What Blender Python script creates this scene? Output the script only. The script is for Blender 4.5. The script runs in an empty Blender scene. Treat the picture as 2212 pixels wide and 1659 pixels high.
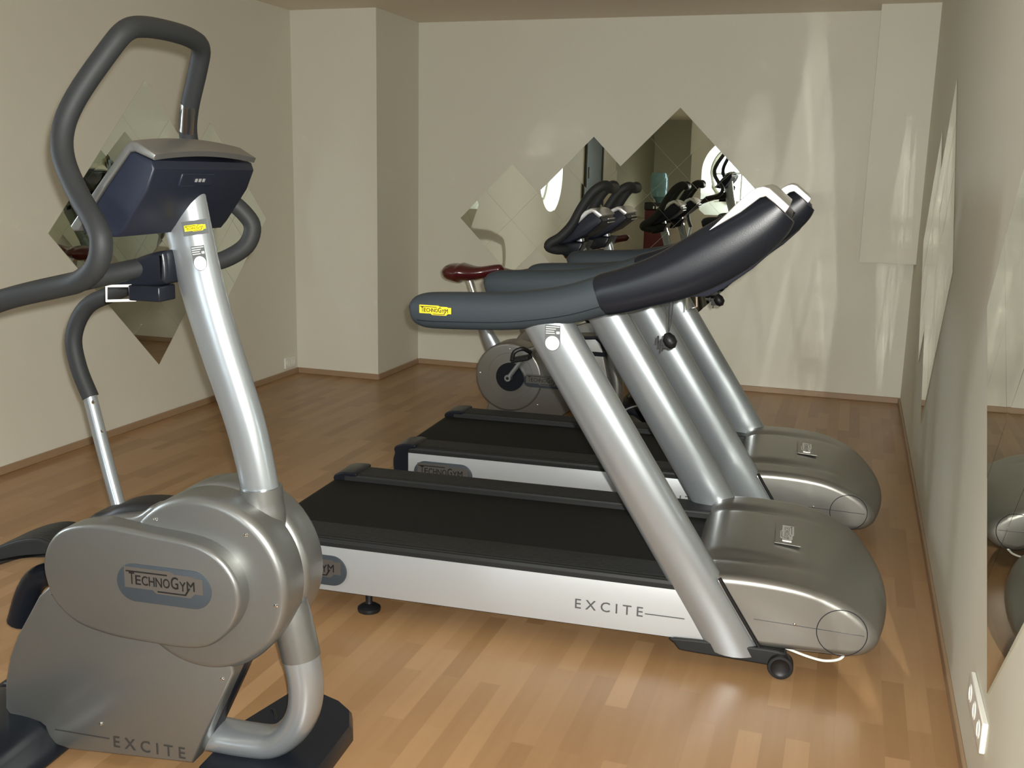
import bpy, bmesh, math, random
from mathutils import Vector, Matrix

random.seed(7)
PI = math.pi
SC = bpy.context.scene
COL = SC.collection

# ------------------------------------------------------------------ camera
cam_d = bpy.data.cameras.new('camera')
cam = bpy.data.objects.new('camera', cam_d)
COL.objects.link(cam)
cam_d.sensor_fit = 'HORIZONTAL'
cam_d.sensor_width = 36.0
cam_d.lens = 36.0 * 2210.04 / 2212.0
cam_d.clip_start = 0.02
cam.matrix_world = Matrix(((0.948377, -0.083932, 0.305838, 0.0),
                           (0.316457, 0.186939, -0.930005, 0.0),
                           (0.020884, 0.978779, 0.203850, 1.56),
                           (0, 0, 0, 1)))
# the photo looks along +y and slightly to the left, down 12 degrees
R3 = Matrix(((0.948377, -0.083932, -0.305838), (-0.316457, 0.186939, -0.930005), (0, 0, 0)))
SC.camera = cam

# ------------------------------------------------------------------ world, flash, exposure
W = bpy.data.worlds.new('daylight')
SC.world = W
W.use_nodes = True
bg = W.node_tree.nodes['Background']
bg.inputs[0].default_value = (0.80, 0.90, 1.0, 1)
bg.inputs[1].default_value = 14.0

fl_d = bpy.data.lights.new('camera_flash', 'SPOT')
fl_d.spot_size = math.radians(112)
fl_d.spot_blend = 1.0
fl_d.energy = 400.0
fl_d.color = (1.0, 0.98, 0.93)
fl_d.shadow_soft_size = 0.012
flash = bpy.data.objects.new('camera_flash', fl_d)
COL.objects.link(flash)
flash.matrix_world = cam.matrix_world.copy()
flash.location = (0.034, -0.01, 1.595)

SC.view_settings.view_transform = 'Standard'
SC.view_settings.look = 'None'
SC.view_settings.gamma = 1.0
SC.view_settings.use_curve_mapping = False
SC.view_settings.exposure = 0.5
SC.cycles.max_bounces = 10
SC.cycles.diffuse_bounces = 5
SC.cycles.glossy_bounces = 6
SC.cycles.sample_clamp_indirect = 0.0
SC.cycles.blur_glossy = 0.0
SC.cycles.caustics_reflective = True
SC.cycles.use_guiding = True          # finds the flash light thrown on by the mirror tiles
SC.cycles.use_surface_guiding = True
SC.cycles.guiding_training_samples = 128

# ------------------------------------------------------------------ materials
def nd(nt, t, **kw):
    n = nt.nodes.new(t)
    for k, v in kw.items():
        setattr(n, k, v)
    return n

def mat(name, col, rough=0.5, metal=0.0, coat=0.0, spec=0.5, noise=None, bump=None):
    m = bpy.data.materials.new(name)
    m.use_nodes = True
    nt = m.node_tree
    b = nt.nodes['Principled BSDF']
    b.inputs['Base Color'].default_value = (*col, 1)
    b.inputs['Roughness'].default_value = rough
    b.inputs['Metallic'].default_value = metal
    b.inputs['Coat Weight'].default_value = coat
    b.inputs['Coat Roughness'].default_value = 0.15
    b.inputs['Specular IOR Level'].default_value = spec
    tc = None
    if noise:
        sc, amt = noise
        tc = nd(nt, 'ShaderNodeTexCoord')
        n = nd(nt, 'ShaderNodeTexNoise')
        n.inputs['Scale'].default_value = sc
        n.inputs['Detail'].default_value = 3
        nt.links.new(tc.outputs['Object'], n.inputs['Vector'])
        r = nd(nt, 'ShaderNodeMapRange')
        r.inputs['To Min'].default_value = 1 - amt
        r.inputs['To Max'].default_value = 1 + amt
        nt.links.new(n.outputs['Fac'], r.inputs['Value'])
        mx = nd(nt, 'ShaderNodeMix', data_type='RGBA', blend_type='MULTIPLY')
        mx.inputs[0].default_value = 1.0
        mx.inputs[6].default_value = (*col, 1)
        nt.links.new(r.outputs[0], mx.inputs[7])
        nt.links.new(mx.outputs[2], b.inputs['Base Color'])
    if bump:
        sc, st = bump
        tc = tc or nd(nt, 'ShaderNodeTexCoord')
        n = nd(nt, 'ShaderNodeTexNoise')
        n.inputs['Scale'].default_value = sc
        n.inputs['Detail'].default_value = 2
        nt.links.new(tc.outputs['Object'], n.inputs['Vector'])
        bp = nd(nt, 'ShaderNodeBump')
        bp.inputs['Strength'].default_value = st
        bp.inputs['Distance'].default_value = 0.001
        nt.links.new(n.outputs['Fac'], bp.inputs['Height'])
        nt.links.new(bp.outputs[0], b.inputs['Normal'])
    return m

M = dict(
    wall=mat('wall_paint', (0.70, 0.685, 0.58), 0.7, spec=0.25, noise=(1.2, 0.02), bump=(90, 0.25)),
    ceil=mat('ceiling_paint', (0.78, 0.70, 0.58), 0.8, spec=0.2, noise=(1.0, 0.03)),
    skirt=mat('skirting_wood', (0.33, 0.22, 0.13), 0.45, noise=(6, 0.1)),
    silver=mat('silver_paint', (0.22, 0.225, 0.215), 0.38, 0.75, coat=.25, bump=(600, 0.12)),
    tube=mat('silver_tube_paint', (0.37, 0.40, 0.42), 0.29, 0.68, bump=(600, 0.10)),
    hood=mat('warm_silver_paint', (0.235, 0.23, 0.21), 0.36, 0.75, coat=.25, bump=(600, 0.12)),
    alu=mat('satin_aluminium', (0.47, 0.49, 0.50), 0.45, 0.45),
    trim=mat('bright_silver_trim', (0.75, 0.75, 0.75), 0.32, 0.75),
    grip=mat('slate_soft_plastic', (0.032, 0.042, 0.050), 0.55, spec=0.3, bump=(500, 0.15)),
    foam=mat('grey_foam_grip', (0.020, 0.022, 0.023), 0.60, spec=0.35, bump=(300, 0.2)),
    dark=mat('dark_plastic', (0.010, 0.012, 0.017), 0.28, spec=0.25, bump=(500, 0.12)),
    darkb=mat('console_back_plastic', (0.012, 0.015, 0.026), 0.40, spec=0.25, bump=(500, 0.1)),
    rail=mat('ribbed_rail_plastic', (0.019, 0.020, 0.020), 0.5, spec=0.25),
    belt=mat('running_belt_rubber', (0.007, 0.007, 0.006), 0.75, spec=0.25, bump=(900, 0.3)),
    black=mat('black_rubber', (0.008, 0.008, 0.009), 0.45, spec=0.4),
    chrome=mat('chrome', (0.80, 0.80, 0.80), 0.10, 1.0),
    steel=mat('brushed_steel', (0.35, 0.34, 0.33), 0.25, 1.0),
    maroon=mat('maroon_vinyl', (0.075, 0.008, 0.010), 0.22, coat=0.5),
    badge=mat('badge_slate', (0.040, 0.050, 0.060), 0.4),
    plate=mat('badge_plate', (0.17, 0.16, 0.145), 0.35, 0.6),
    ink=mat('black_lettering', (0.01, 0.01, 0.01), 0.4),
    inkgrey=mat('grey_lettering', (0.07, 0.075, 0.075), 0.5),
    inkdim=mat('dim_lettering', (0.03, 0.03, 0.028), 0.5),
    yellow=mat('yellow_sticker', (0.75, 0.60, 0.03), 0.35),
    labgrey=mat('label_grey', (0.11, 0.12, 0.12), 0.4),
    white=mat('white_plastic', (0.78, 0.78, 0.72), 0.4),
    labwhite=mat('label_white', (0.85, 0.86, 0.84), 0.5),
    screen=mat('display_glass', (0.01, 0.012, 0.014), 0.08),
    mirror=mat('mirror_glass', (0.80, 0.83, 0.77), 0.0, 1.0),
    frame=mat('white_window_frame', (0.75, 0.74, 0.66), 0.5),
    doorm=mat('green_grey_door', (0.10, 0.115, 0.095), 0.45),
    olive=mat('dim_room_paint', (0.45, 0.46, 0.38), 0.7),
    beige=mat('beige_cap', (0.55, 0.52, 0.42), 0.5),
    bluew=mat('blue_bottle_plastic', (0.18, 0.34, 0.36), 0.08),
    darkred=mat('dark_red_cabinet', (0.10, 0.008, 0.010), 0.45),
)

def floor_mat():
    m = bpy.data.materials.new('beech_laminate')
    m.use_nodes = True
    nt = m.node_tree
    b = nt.nodes['Principled BSDF']
    tc = nd(nt, 'ShaderNodeTexCoord')
    mp = nd(nt, 'ShaderNodeMapping')
    mp.inputs['Rotation'].default_value = (0, 0, PI / 2)
    nt.links.new(tc.outputs['Object'], mp.inputs['Vector'])
    br = nd(nt, 'ShaderNodeTexBrick')
    br.offset = 0.37
    br.inputs['Color1'].default_value = (0, 0, 0, 1)
    br.inputs['Color2'].default_value = (1, 1, 1, 1)
    br.inputs['Mortar'].default_value = (0.45, 0.45, 0.45, 1)
    br.inputs['Scale'].default_value = 1.0
    br.inputs['Mortar Size'].default_value = 0.0004
    br.inputs['Brick Width'].default_value = 0.46
    br.inputs['Row Height'].default_value = 0.066
    nt.links.new(mp.outputs[0], br.inputs['Vector'])
    ns = nd(nt, 'ShaderNodeTexNoise')
    ns.inputs['Scale'].default_value = 3.0
    ns.inputs['Detail'].default_value = 5
    mp2 = nd(nt, 'ShaderNodeMapping')
    mp2.inputs['Scale'].default_value = (14, 1.0, 1)
    nt.links.new(tc.outputs['Object'], mp2.inputs['Vector'])
    nt.links.new(mp2.outputs[0], ns.inputs['Vector'])
    ad = nd(nt, 'ShaderNodeMix', data_type='FLOAT')
    ad.inputs[0].default_value = 0.35
    nt.links.new(br.outputs['Color'], ad.inputs[2])
    nt.links.new(ns.outputs['Fac'], ad.inputs[3])
    cr = nd(nt, 'ShaderNodeValToRGB')
    cr.color_ramp.elements[0].position = 0.0
    cr.color_ramp.elements[0].color = (0.265, 0.145, 0.062, 1)
    cr.color_ramp.elements[1].position = 1.0
    cr.color_ramp.elements[1].color = (0.43, 0.262, 0.130, 1)
    nt.links.new(ad.outputs[0], cr.inputs[0])
    nt.links.new(cr.outputs[0], b.inputs['Base Color'])
    b.inputs['Roughness'].default_value = 0.33
    b.inputs['Specular IOR Level'].default_value = 0.45
    return m
M['floor'] = floor_mat()

def ribbed_mat():
    m = M['rail']
    nt = m.node_tree
    b = nt.nodes['Principled BSDF']
    tc = nd(nt, 'ShaderNodeTexCoord')
    w = nd(nt, 'ShaderNodeTexWave', wave_type='BANDS', bands_direction='Y')
    w.inputs['Scale'].default_value = 30
    nt.links.new(tc.outputs['Object'], w.inputs['Vector'])
    bp = nd(nt, 'ShaderNodeBump')
    bp.inputs['Strength'].default_value = 0.6
    bp.inputs['Distance'].default_value = 0.003
    nt.links.new(w.outputs['Fac'], bp.inputs['Height'])
    nt.links.new(bp.outputs[0], b.inputs['Normal'])
ribbed_mat()

# ------------------------------------------------------------------ object helpers
def link_mesh(name, verts, faces, m, parent=None, smooth=35, loc=None, mats=None):
    me = bpy.data.meshes.new(name)
    me.from_pydata([tuple(v) for v in verts], [], faces)
    me.materials.append(m)
    bm = bmesh.new()
    bm.from_mesh(me)
    bmesh.ops.recalc_face_normals(bm, faces=bm.faces)
    bm.to_mesh(me)
    bm.free()
    if smooth:
        for p in me.polygons:
            p.use_smooth = True
        me.set_sharp_from_angle(angle=math.radians(smooth))
    o = bpy.data.objects.new(name, me)
    COL.objects.link(o)
    if parent:
        o.parent = parent
    if loc:
        o.location = loc
    return o

class MB:
    """collects verts and faces of one part"""
    def __init__(s):
        s.v, s.f = [], []
    def add(s, v, f):
        n = len(s.v)
        s.v += [Vector(p) for p in v]
        s.f += [tuple(i + n for i in q) for q in f]
        return s
    def box(s, x0, x1, y0, y1, z0, z1, M_=None):
        v = [Vector(p) for p in ((x0, y0, z0), (x1, y0, z0), (x1, y1, z0), (x0, y1, z0), (x0, y0, z1), (x1, y0, z1), (x1, y1, z1), (x0, y1, z1))]
        if M_:
            v = [M_ @ p for p in v]
        return s.add(v, [(0, 3, 2, 1), (4, 5, 6, 7), (0, 1, 5, 4), (1, 2, 6, 5), (2, 3, 7, 6), (3, 0, 4, 7)])
    def build(s, name, m, parent=None, smooth=35, bevel=0):
        o = link_mesh(name, s.v, s.f, m, parent, smooth)
        if bevel:
            md = o.modifiers.new('bevel', 'BEVEL')
            md.width = bevel
            md.segments = 2
            md.limit_method = 'ANGLE'
        return o

def cr(pts, n=6, closed=False):
    """Catmull-Rom through points of any dimension"""
    P = [tuple(p) for p in pts]
    out = []
    N = len(P)
    rng = range(N) if closed else range(N - 1)
    for i in rng:
        p0 = P[(i - 1) % N] if closed or i > 0 else P[0]
        p1 = P[i]
        p2 = P[(i + 1) % N]
        p3 = P[(i + 2) % N] if closed or i + 2 < N else P[-1]
        for k in range(n):
            t = k / n
            out.append(tuple(0.5 * ((2 * b) + (-a + c) * t + (2 * a - 5 * b + 4 * c - d) * t * t + (-a + 3 * b - 3 * c + d) * t ** 3)
                             for a, b, c, d in zip(p0, p1, p2, p3)))
    if not closed:
        out.append(P[-1])
    return out

def area2(p):
    return sum(p[i][0] * p[(i + 1) % len(p)][1] - p[(i + 1) % len(p)][0] * p[i][1] for i in range(len(p)))

def rprism(pts, v0, v1, r=0.01, n=4, warp=None):
    """side profile (x,z) pushed from y=v0 to y=v1 with rounded rims"""
    if area2(pts) < 0:
        pts = pts[::-1]
    N = len(pts)
    P = [Vector(p) for p in pts]
    nor = []
    for i in range(N):
        a = (P[i] - P[i - 1])
        b = (P[(i + 1) % N] - P[i])
        a = a.normalized() if a.length > 1e-9 else Vector((1, 0))
        b = b.normalized() if b.length > 1e-9 else a
        na, nb = Vector((a.y, -a.x)), Vector((b.y, -b.x))
        q = na + nb
        q = q / max(q.length_squared / 2, 0.5) if q.length > 1e-6 else na
        nor.append(q)
    rings = []
    for k in range(n + 1):
        t = k / n * PI / 2
        rings.append((v0 + r * (1 - math.sin(t)), r * (1 - math.cos(t))))
    rings = rings[::-1]  # k=n inset 1 -> rim
    st = [(v0 + r * (1 - math.cos(a)), r * (1 - math.sin(a))) for a in [i / n * PI / 2 for i in range(n + 1)]]
    en = [(v0 + v1 - q[0], q[1]) for q in st[::-1]]
    mid = [(v0 + r + (v1 - v0 - 2 * r) * i / 12, 0.0) for i in range(1, 12)] if warp else []
    rings = st + mid + en
    V, F = [], []
    for y, ins in rings:
        for p, q in zip(P, nor):
            w = p - q * ins
            V.append((w.x, y, w.y))
    R = len(rings)
    for i in range(R - 1):
        for j in range(N):
            k = (j + 1) % N
            F.append((i * N + j, i * N + k, (i + 1) * N + k, (i + 1) * N + j))
    F.append(tuple(range(N)))
    F.append(tuple((R - 1) * N + j for j in range(N))[::-1])
    if warp:
        V = [warp(*p) for p in V]
    return V, F

def part(name, pts, v0, v1, m, parent, r=0.01, n=4, smooth=40, warp=None):
    V, F = rprism(pts, v0, v1, r, n, warp)
    return link_mesh(name, V, F, m, parent, smooth)

def sweep(path, rad, res=14, ry=None, ref=None, closed=False, caps=True, power=2.0):
    """tube: circular by default; with ry/ref an oval whose ry lies along ref"""
    P = [Vector(p) for p in path]
    N = len(P)
    V, F = [], []
    prev = None
    for i, p in enumerate(P):
        if closed:
            t = (P[(i + 1) % N] - P[i - 1]).normalized()
        else:
            t = (P[min(i + 1, N - 1)] - P[max(i - 1, 0)]).normalized()
        if ref is not None:
            b = Vector(ref)
            a = b.cross(t).normalized()
            b = t.cross(a).normalized()
        else:
            if prev is None:
                h = Vector((0, 0, 1)) if abs(t.z) < 0.9 else Vector((0, 1, 0))
                a = h.cross(t).normalized()
            else:
                a = (prev - t * prev.dot(t)).normalized()
            prev = a
            b = t.cross(a).normalized()
        rx = rad[i] if isinstance(rad, (list, tuple)) else rad
        rb = (ry[i] if isinstance(ry, (list, tuple)) else ry) if ry is not None else rx
        for k in range(res):
            an = 2 * PI * k / res
            ca, sa = math.cos(an), math.sin(an)
            ca = math.copysign(abs(ca) ** (2 / power), ca)
            sa = math.copysign(abs(sa) ** (2 / power), sa)
            V.append(p + a * ca * rx + b * sa * rb)
    L = N if closed else N - 1
    for i in range(L):
        for k in range(res):
            j = (i + 1) % N
            F.append((i * res + k, i * res + (k + 1) % res, j * res + (k + 1) % res, j * res + k))
    if not closed and caps:
        F.append(tuple(range(res))[::-1])
        F.append(tuple((N - 1) * res + k for k in range(res)))
    return V, F

def tube(name, path, rad, m, parent, **kw):
    V, F = sweep(path, rad, **kw)
    return link_mesh(name, V, F, m, parent, 50)

def lathe(name, prof, m, parent, mtx=Matrix(), res=28, smooth=40):
    V, F = [], []
    n = len(prof)
    for k in range(res):
        a = 2 * PI * k / res
        for r, h in prof:
            V.append(mtx @ Vector((r * math.cos(a), r * math.sin(a), h)))
    for k in range(res):
        k2 = (k + 1) % res
        for i in range(n - 1):
            F.append((k * n + i, k2 * n + i, k2 * n + i + 1, k * n + i + 1))
    F.append(tuple(k * n for k in range(res)))
    F.append(tuple(k * n + n - 1 for k in range(res)))
    return link_mesh(name, V, F, m, parent, smooth)

FACE = Matrix.Rotation(PI / 2, 4, 'X')        # local +z turned to -y, towards the side that is seen
def side_disc(name, u, v, z, r, t, m, parent, bev=0.002, res=40):
    """disc standing on a side face, front at y=v-t"""
    return lathe(name, [(0.0001, 0), (r, 0), (r, t - bev), (r - bev, t), (0.0001, t)], m, parent, Matrix.Translation((u, v, z)) @ FACE, res)

def circle(cx, cz, r, n=64, a0=0, a1=2 * PI):
    return [(cx + r * math.cos(a0 + (a1 - a0) * i / n), cz + r * math.sin(a0 + (a1 - a0) * i / n)) for i in range(n)]

def stadium(x0, x1, z0, z1, slope=0.0, n=16):
    r = (z1 - z0) / 2
    cz = (z0 + z1) / 2
    p = [(x1 - r + r * math.cos(a), cz + r * math.sin(a)) for a in [-PI / 2 + PI * i / n for i in range(n + 1)]]
    p += [(x0 + r + r * math.cos(a), cz + r * math.sin(a)) for a in [PI / 2 + PI * i / n for i in range(n + 1)]]
    return [(x, z + (x - x0) * slope) for x, z in p]

def text_mesh(body, width, caps=False, spacing=1.0, depth=0.0006):
    cu = bpy.data.curves.new('t', 'FONT')
    cu.body = body
    cu.align_x = 'LEFT'
    cu.space_character = spacing
    cu.extrude = 0.0
    cu.resolution_u = 3
    if caps:
        cu.small_caps_scale = 0.76
        for i, ch in enumerate(body):
            if ch.islower():
                cu.body_format[i].use_small_caps = True
    ob = bpy.data.objects.new('t', cu)
    COL.objects.link(ob)
    dg = bpy.context.evaluated_depsgraph_get()
    me = bpy.data.meshes.new_from_object(ob.evaluated_get(dg))
    bpy.data.objects.remove(ob)
    V = [v.co.copy() for v in me.vertices]
    F = [tuple(p.vertices) for p in me.polygons]
    bpy.data.meshes.remove(me)
    x0 = min(v.x for v in V)
    x1 = max(v.x for v in V)
    y0 = min(v.y for v in V)
    s = width / (x1 - x0)
    return [Vector(((v.x - x0) * s, (v.y - y0) * s, 0)) for v in V], F, max(v.y - y0 for v in V) * s

def side_text(name, body, u, v, z, width, m, parent, height=None, spacing=1.0, bold=0.0, mtx=None, extra=()):
    V, F, h = text_mesh(body, width, False, spacing)
    k = (height / h) if height else 1
    T = mtx or (Matrix.Translation((u, v, z)) @ FACE)
    mb = MB()
    for dx, dy in ((0, 0), (bold, 0), (0, bold), (bold, bold)) if bold else ((0, 0),):
        mb.add([T @ Vector((p.x + dx, p.y * k + dy, 0.0004 + (dx + dy) * 0.02)) for p in V], F)
    for x0, x1, y0, y1 in extra:
        mb.box(x0, x1, y0, y1, 0.0, 0.0005, T)
    return mb.build(name, m, parent, smooth=0)

def logo(parent, T, w, plate, ink, bold=0.0):
    """wordmark TECHNOGYM with the long bar of the T above and a bar under G-Y, on its stepped plate"""
    h = w * 0.26
    out = [(-.035, -.26), (-.035, 1.18), (.02, 1.18), (.60, 1.18), (.66, 1.02), (.80, 1.02), (.90, 1.02), (.93, .90), (1.04, .90), (1.04, -.18),
           (.93, -.18), (.87, -.48), (.40, -.48), (.35, -.26)]
    P = [(x * w, z * h * 0.72) for x, z in out]
    mb = MB()
    n = len(P)
    for zz in (0, 0.0012):
        mb.v += [T @ Vector((x, z, zz)) for x, z in P]
    mb.f.append(tuple(range(n)))
    mb.f.append(tuple(range(n, 2 * n)))
    for i in range(n):
        j = (i + 1) % n
        mb.f.append((i, j, n + j, n + i))
    mb.build('logo_plate', plate, parent, smooth=0)
    T2 = T @ Matrix.Translation((0, 0, 0.0014))
    mb = MB()
    x = 0.03 * w
    cap = h * 0.60
    small = h * 0.46
    for ch, hh, ww in (('T', cap, .085), ('E', small, .085), ('C', small, .095), ('H', small, .09), ('N', small, .10), ('O', small, .105), ('G', cap, .115), ('Y', small, .095), ('M', small, .12)):
        V, F, th = text_mesh(ch, ww * w * 0.86)
        dz = -small * 0.12 if ch == 'Y' else 0
        kk = hh / th
        for b_ in ((0, 0), (bold, 0), (0, bold)) if bold else ((0, 0),):
            mb.add([T2 @ Vector((x + p.x + b_[0], dz + p.y * kk + b_[1], b_[0] * 0.05 + b_[1] * 0.08)) for p in V], F)
        x += ww * w * 1.03
    t = h * 0.07
    mb.box(-0.01 * w, 0.56 * w, cap * 1.02, cap * 1.02 + t, 0, 0.0004, T2)
    mb.box(0.42 * w, 0.80 * w, -h * 0.26, -h * 0.26 + t, 0, 0.0004, T2)
    mb.add([T2 @ Vector(p) for p in ((0.78 * w, -h * 0.26, 0), (0.81 * w, -h * 0.26, 0), (0.875 * w, small * 0.3, 0), (0.85 * w, small * 0.3, 0))], [(0, 1, 2, 3)])
    mb.build('lettering', ink, parent, smooth=0)

def root(name, loc, rz, label, cat, group=None):
    o = bpy.data.objects.new(name, None)
    o.empty_display_size = 0.1
    COL.objects.link(o)
    o.location = loc
    o.rotation_euler = (0, 0, math.radians(rz))
    o['label'] = label
    o['category'] = cat
    if group:
        o['group'] = group
    return o

def tag(o, label, cat, group=None):
    o['label'] = label
    o['category'] = cat
    if group:
        o['group'] = group
    return o

def struct(o, label=None):
    o['kind'] = 'structure'
    if label:
        o['label'] = label
    return o

def copy_tree(o, parent=None):
    c = o.copy()
    COL.objects.link(c)
    c.parent = parent
    for ch in list(o.children):
        copy_tree(ch, c)
    return c

# ------------------------------------------------------------------ the room
XL, XR, YB, YF, ZC = -4.0, 0.40, 7.6, -2.4, 2.66
TH = 0.45

def wall_with_hole(name, origin, du, dn, u0, u1, z0, z1, hole, inner, depth, m):
    """wall in the plane origin+u*du, thickness along dn, with a closed hole outline (list of u,z) on the room side
    that narrows to the outline 'inner' at the outer side"""
    du, dn, origin = Vector(du), Vector(dn), Vector(origin)
    N = len(hole)
    def P(u, z, d):
        return origin + du * u + dn * d + Vector((0, 0, z))
    mb = MB()
    cu = sum(h[0] for h in hole) / N
    cz = sum(h[1] for h in hole) / N
    def ring(pts, d):
        outer = []
        for (u, z) in pts:
            a, b = u - cu, z - cz
            t = 1e9
            if a > 1e-9: t = min(t, (u1 - cu) / a)
            if a < -1e-9: t = min(t, (u0 - cu) / a)
            if b > 1e-9: t = min(t, (z1 - cz) / b)
            if b < -1e-9: t = min(t, (z0 - cz) / b)
            outer.append((cu + a * t, cz + b * t))
        return outer
    for pts, d in ((hole, 0.0), (inner, depth)):
        out = ring(pts, d)
        n0 = len(mb.v)
        for p, q in zip(pts, out):
            mb.v.append(P(p[0], p[1], d))
            mb.v.append(P(q[0], q[1], d))
        for i in range(N):
            j = (i + 1) % N
            mb.f.append((n0 + 2 * i, n0 + 2 * j, n0 + 2 * j + 1, n0 + 2 * i + 1))
        # corners left over by the radial fan
        for cx_, cz_ in ((u0, z0), (u1, z0), (u1, z1), (u0, z1)):
            for i in range(N):
                a, b = out[i], out[(i + 1) % N]
                ax = abs(a[0] - cx_) < 1e-6 or abs(b[0] - cx_) < 1e-6
                az = abs(a[1] - cz_) < 1e-6 or abs(b[1] - cz_) < 1e-6
                if ax and az and (abs(a[0] - b[0]) > 1e-6 and abs(a[1] - b[1]) > 1e-6):
                    mb.v += [P(*a, d), P(cx_, cz_, d), P(*b, d)]
                    n1 = len(mb.v)
                    mb.f.append((n1 - 3, n1 - 2, n1 - 1))
    n0 = 0
    for i in range(N):
        j = (i + 1) % N
        mb.f.append((2 * i, 2 * j, HB(N, mb) + 2 * j, HB(N, mb) + 2 * i))
    o = mb.build(name, m, smooth=30)
    return struct(o)

_hb = {}
def HB(N, mb):
    # index of the first vertex of the inner ring: rings are appended after the corner triangles of the outer one
    k = id(mb)
    if k not in _hb:
        # count corner triangles of the first ring by walking faces of length 3 before the second block of quads
        idx = 2 * N
        quads = 0
        for f in mb.f:
            if len(f) == 4:
                quads += 1
                if quads == N + 1:
                    idx = f[0]
                    break
        _hb[k] = idx
    return _hb[k]

# floor and ceiling
struct(MB().box(XL - .2, XR + .2, YF - .41, YB + .2, -0.1, 0.0).box(XL - .2, -2.72, -6.0, YF - .41, -.1, 0).build('floor', M['floor'], smooth=0))
struct(MB().box(XL - .2, XR + .2, YF - .41, YB + .2, ZC, ZC + 0.1).box(XL - .2, -2.72, -6.0, YF - .41, ZC, ZC + .1).build('ceiling', M['ceil'], smooth=0))
struct(MB().box(XL - TH, XR + TH, YB, YB + 0.2, 0, ZC).build('wall_back', M['wall'], smooth=0))
struct(MB().box(XR, XR + 0.2, YF - .41, YB, 0, ZC).build('wall_right', M['wall'], smooth=0))
# boxed column in the far left corner and the duct box under the ceiling in the far right corner
struct(MB().box(XL, -3.315, 6.853, YB, 0, ZC).build('wall_column', M['wall'], smooth=0))
struct(MB().box(0.04, XR, 7.33, YB, 1.005, ZC).build('wall_duct', M['wall'], smooth=0))
# left wall with a round porthole window near the camera
cy, cz, cr_ = 1.42, 1.58, 0.46
hole = [(cy + (cr_ + .10) * math.cos(2 * PI * i / 48), cz + (cr_ + .10) * math.sin(2 * PI * i / 48)) for i in range(48)]
inn = [(cy + cr_ * math.cos(2 * PI * i / 48), cz + cr_ * math.sin(2 * PI * i / 48)) for i in range(48)]
wall_with_hole('wall_left', (XL, 0, 0), (0, 1, 0), (-1, 0, 0), YF, YB, 0, ZC, hole, inn, 0.25, M['wall'])
# rear wall: arched niche with a round window, seen only in the mirrors
ax0, ax1 = -2.52, -1.20
ar = (ax1 - ax0) / 2
acx = (ax0 + ax1) / 2
def arch(n=32):
    pts = [(acx + ar * math.cos(a), 1.62 + ar * 0.92 * math.sin(a)) for a in [PI * i / n for i in range(n + 1)]]
    pts += [(ax0, 1.3), (ax0, 0.98), (ax0 + .1, 0.90), (acx - .2, .90), (acx, .90), (acx + .2, .90), (ax1 - .1, 0.90), (ax1, 0.98), (ax1, 1.3)]
    return pts
hole = arch()
inn = []
wcx, wcz, wr = -1.90, 1.60, 0.50
for (u, z) in hole:
    a = math.atan2(z - wcz, u - wcx)
    inn.append((wcx + wr * math.cos(a), wcz + wr * math.sin(a)))
wall_with_hole('wall_rear', (0, YF, 0), (1, 0, 0), (0, -1, 0), -2.70, XR, 0, ZC, hole, inn, 0.40, M['wall'])
# low wall with a cap and a dim room behind it
struct(MB().box(XL, -2.70, YF - 0.15, YF, 0, 0.84).build('wall_low', M['wall'], smooth=0))
struct(MB().box(XL, -2.70, YF - 0.18, YF + 0.02, 0.84, 0.87).build('trim_1', M['beige'], smooth=0))
struct(MB().box(XL - 0.2, XL, -6.0, YF, 0, ZC).build('wall_hall_left', M['olive'], smooth=0))
struct(MB().box(XL - 0.2, -2.70, -6.1, -6.0, 0, ZC).build('wall_hall_rear', M['olive'], smooth=0))
struct(MB().box(-2.72, -2.70, -6.0, YF - 0.41, 0, ZC).build('wall_hall_right', M['olive'], smooth=0))

hl_d = bpy.data.lights.new('hall_fill_light', 'POINT')  # added fill light, hidden behind the low wall, brightens the dim room
hl_d.energy = 13
hl_d.color = (1.0, 0.96, 0.85)
hl_d.shadow_soft_size = 0.08
hl = bpy.data.objects.new('hall_fill_light', hl_d)
COL.objects.link(hl)
hl.location = (-3.6, -3.6, 0.45)
# window glass bars
def window(name, origin, du, dn, cu, cz, r):
    du, dn, origin = Vector(du), Vector(dn), Vector(origin)
    def P(u, z, d=0):
        return origin + du * (cu + u) + dn * d + Vector((0, 0, cz + z))
    w = bpy.data.objects.new(name, None)
    COL.objects.link(w)
    struct(w)
    ringp = [P(r * math.cos(2 * PI * i / 48), r * math.sin(2 * PI * i / 48)) for i in range(48)]
    mb = MB().add(*sweep(ringp, 0.028, res=8, closed=True))
    mb.build('window_frame', M['frame'], w)
    mb = MB()
    mb.add(*sweep([P(-r, 0), P(r, 0)], 0.026, res=8))
    mb.add(*sweep([P(0.02, -r), P(0.02, 0)], 0.018, res=8))
    mb.build('glazing_bars', M['frame'], w)
    return w
window('window_1', (0, YF - 0.36, 0), (1, 0, 0), (0, -1, 0), wcx, wcz, wr - 0.01)
window('window_2', (XL - 0.22, 0, 0), (0, 1, 0), (-1, 0, 0), cy, cz, cr_ - 0.005)

# door in the left wall behind the camera (mirror only)
dr = MB().box(XL, XL + 0.03, -1.25, -0.28, 0, 2.05).build('door_1', M['doorm'])
struct(dr)
MB().box(XL + .03, XL + .05, -1.30, -1.25, 0, 2.1).box(XL + .03, XL + .05, -0.28, -0.23, 0, 2.1).box(XL + .03, XL + .05, -1.30, -0.23, 2.05, 2.1).build('door_frame', M['doorm'], dr)
MB().box(XL + .03, XL + .05, -0.38, -0.34, 1.45, 1.62).build('door_hinge', M['chrome'], dr)

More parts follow.
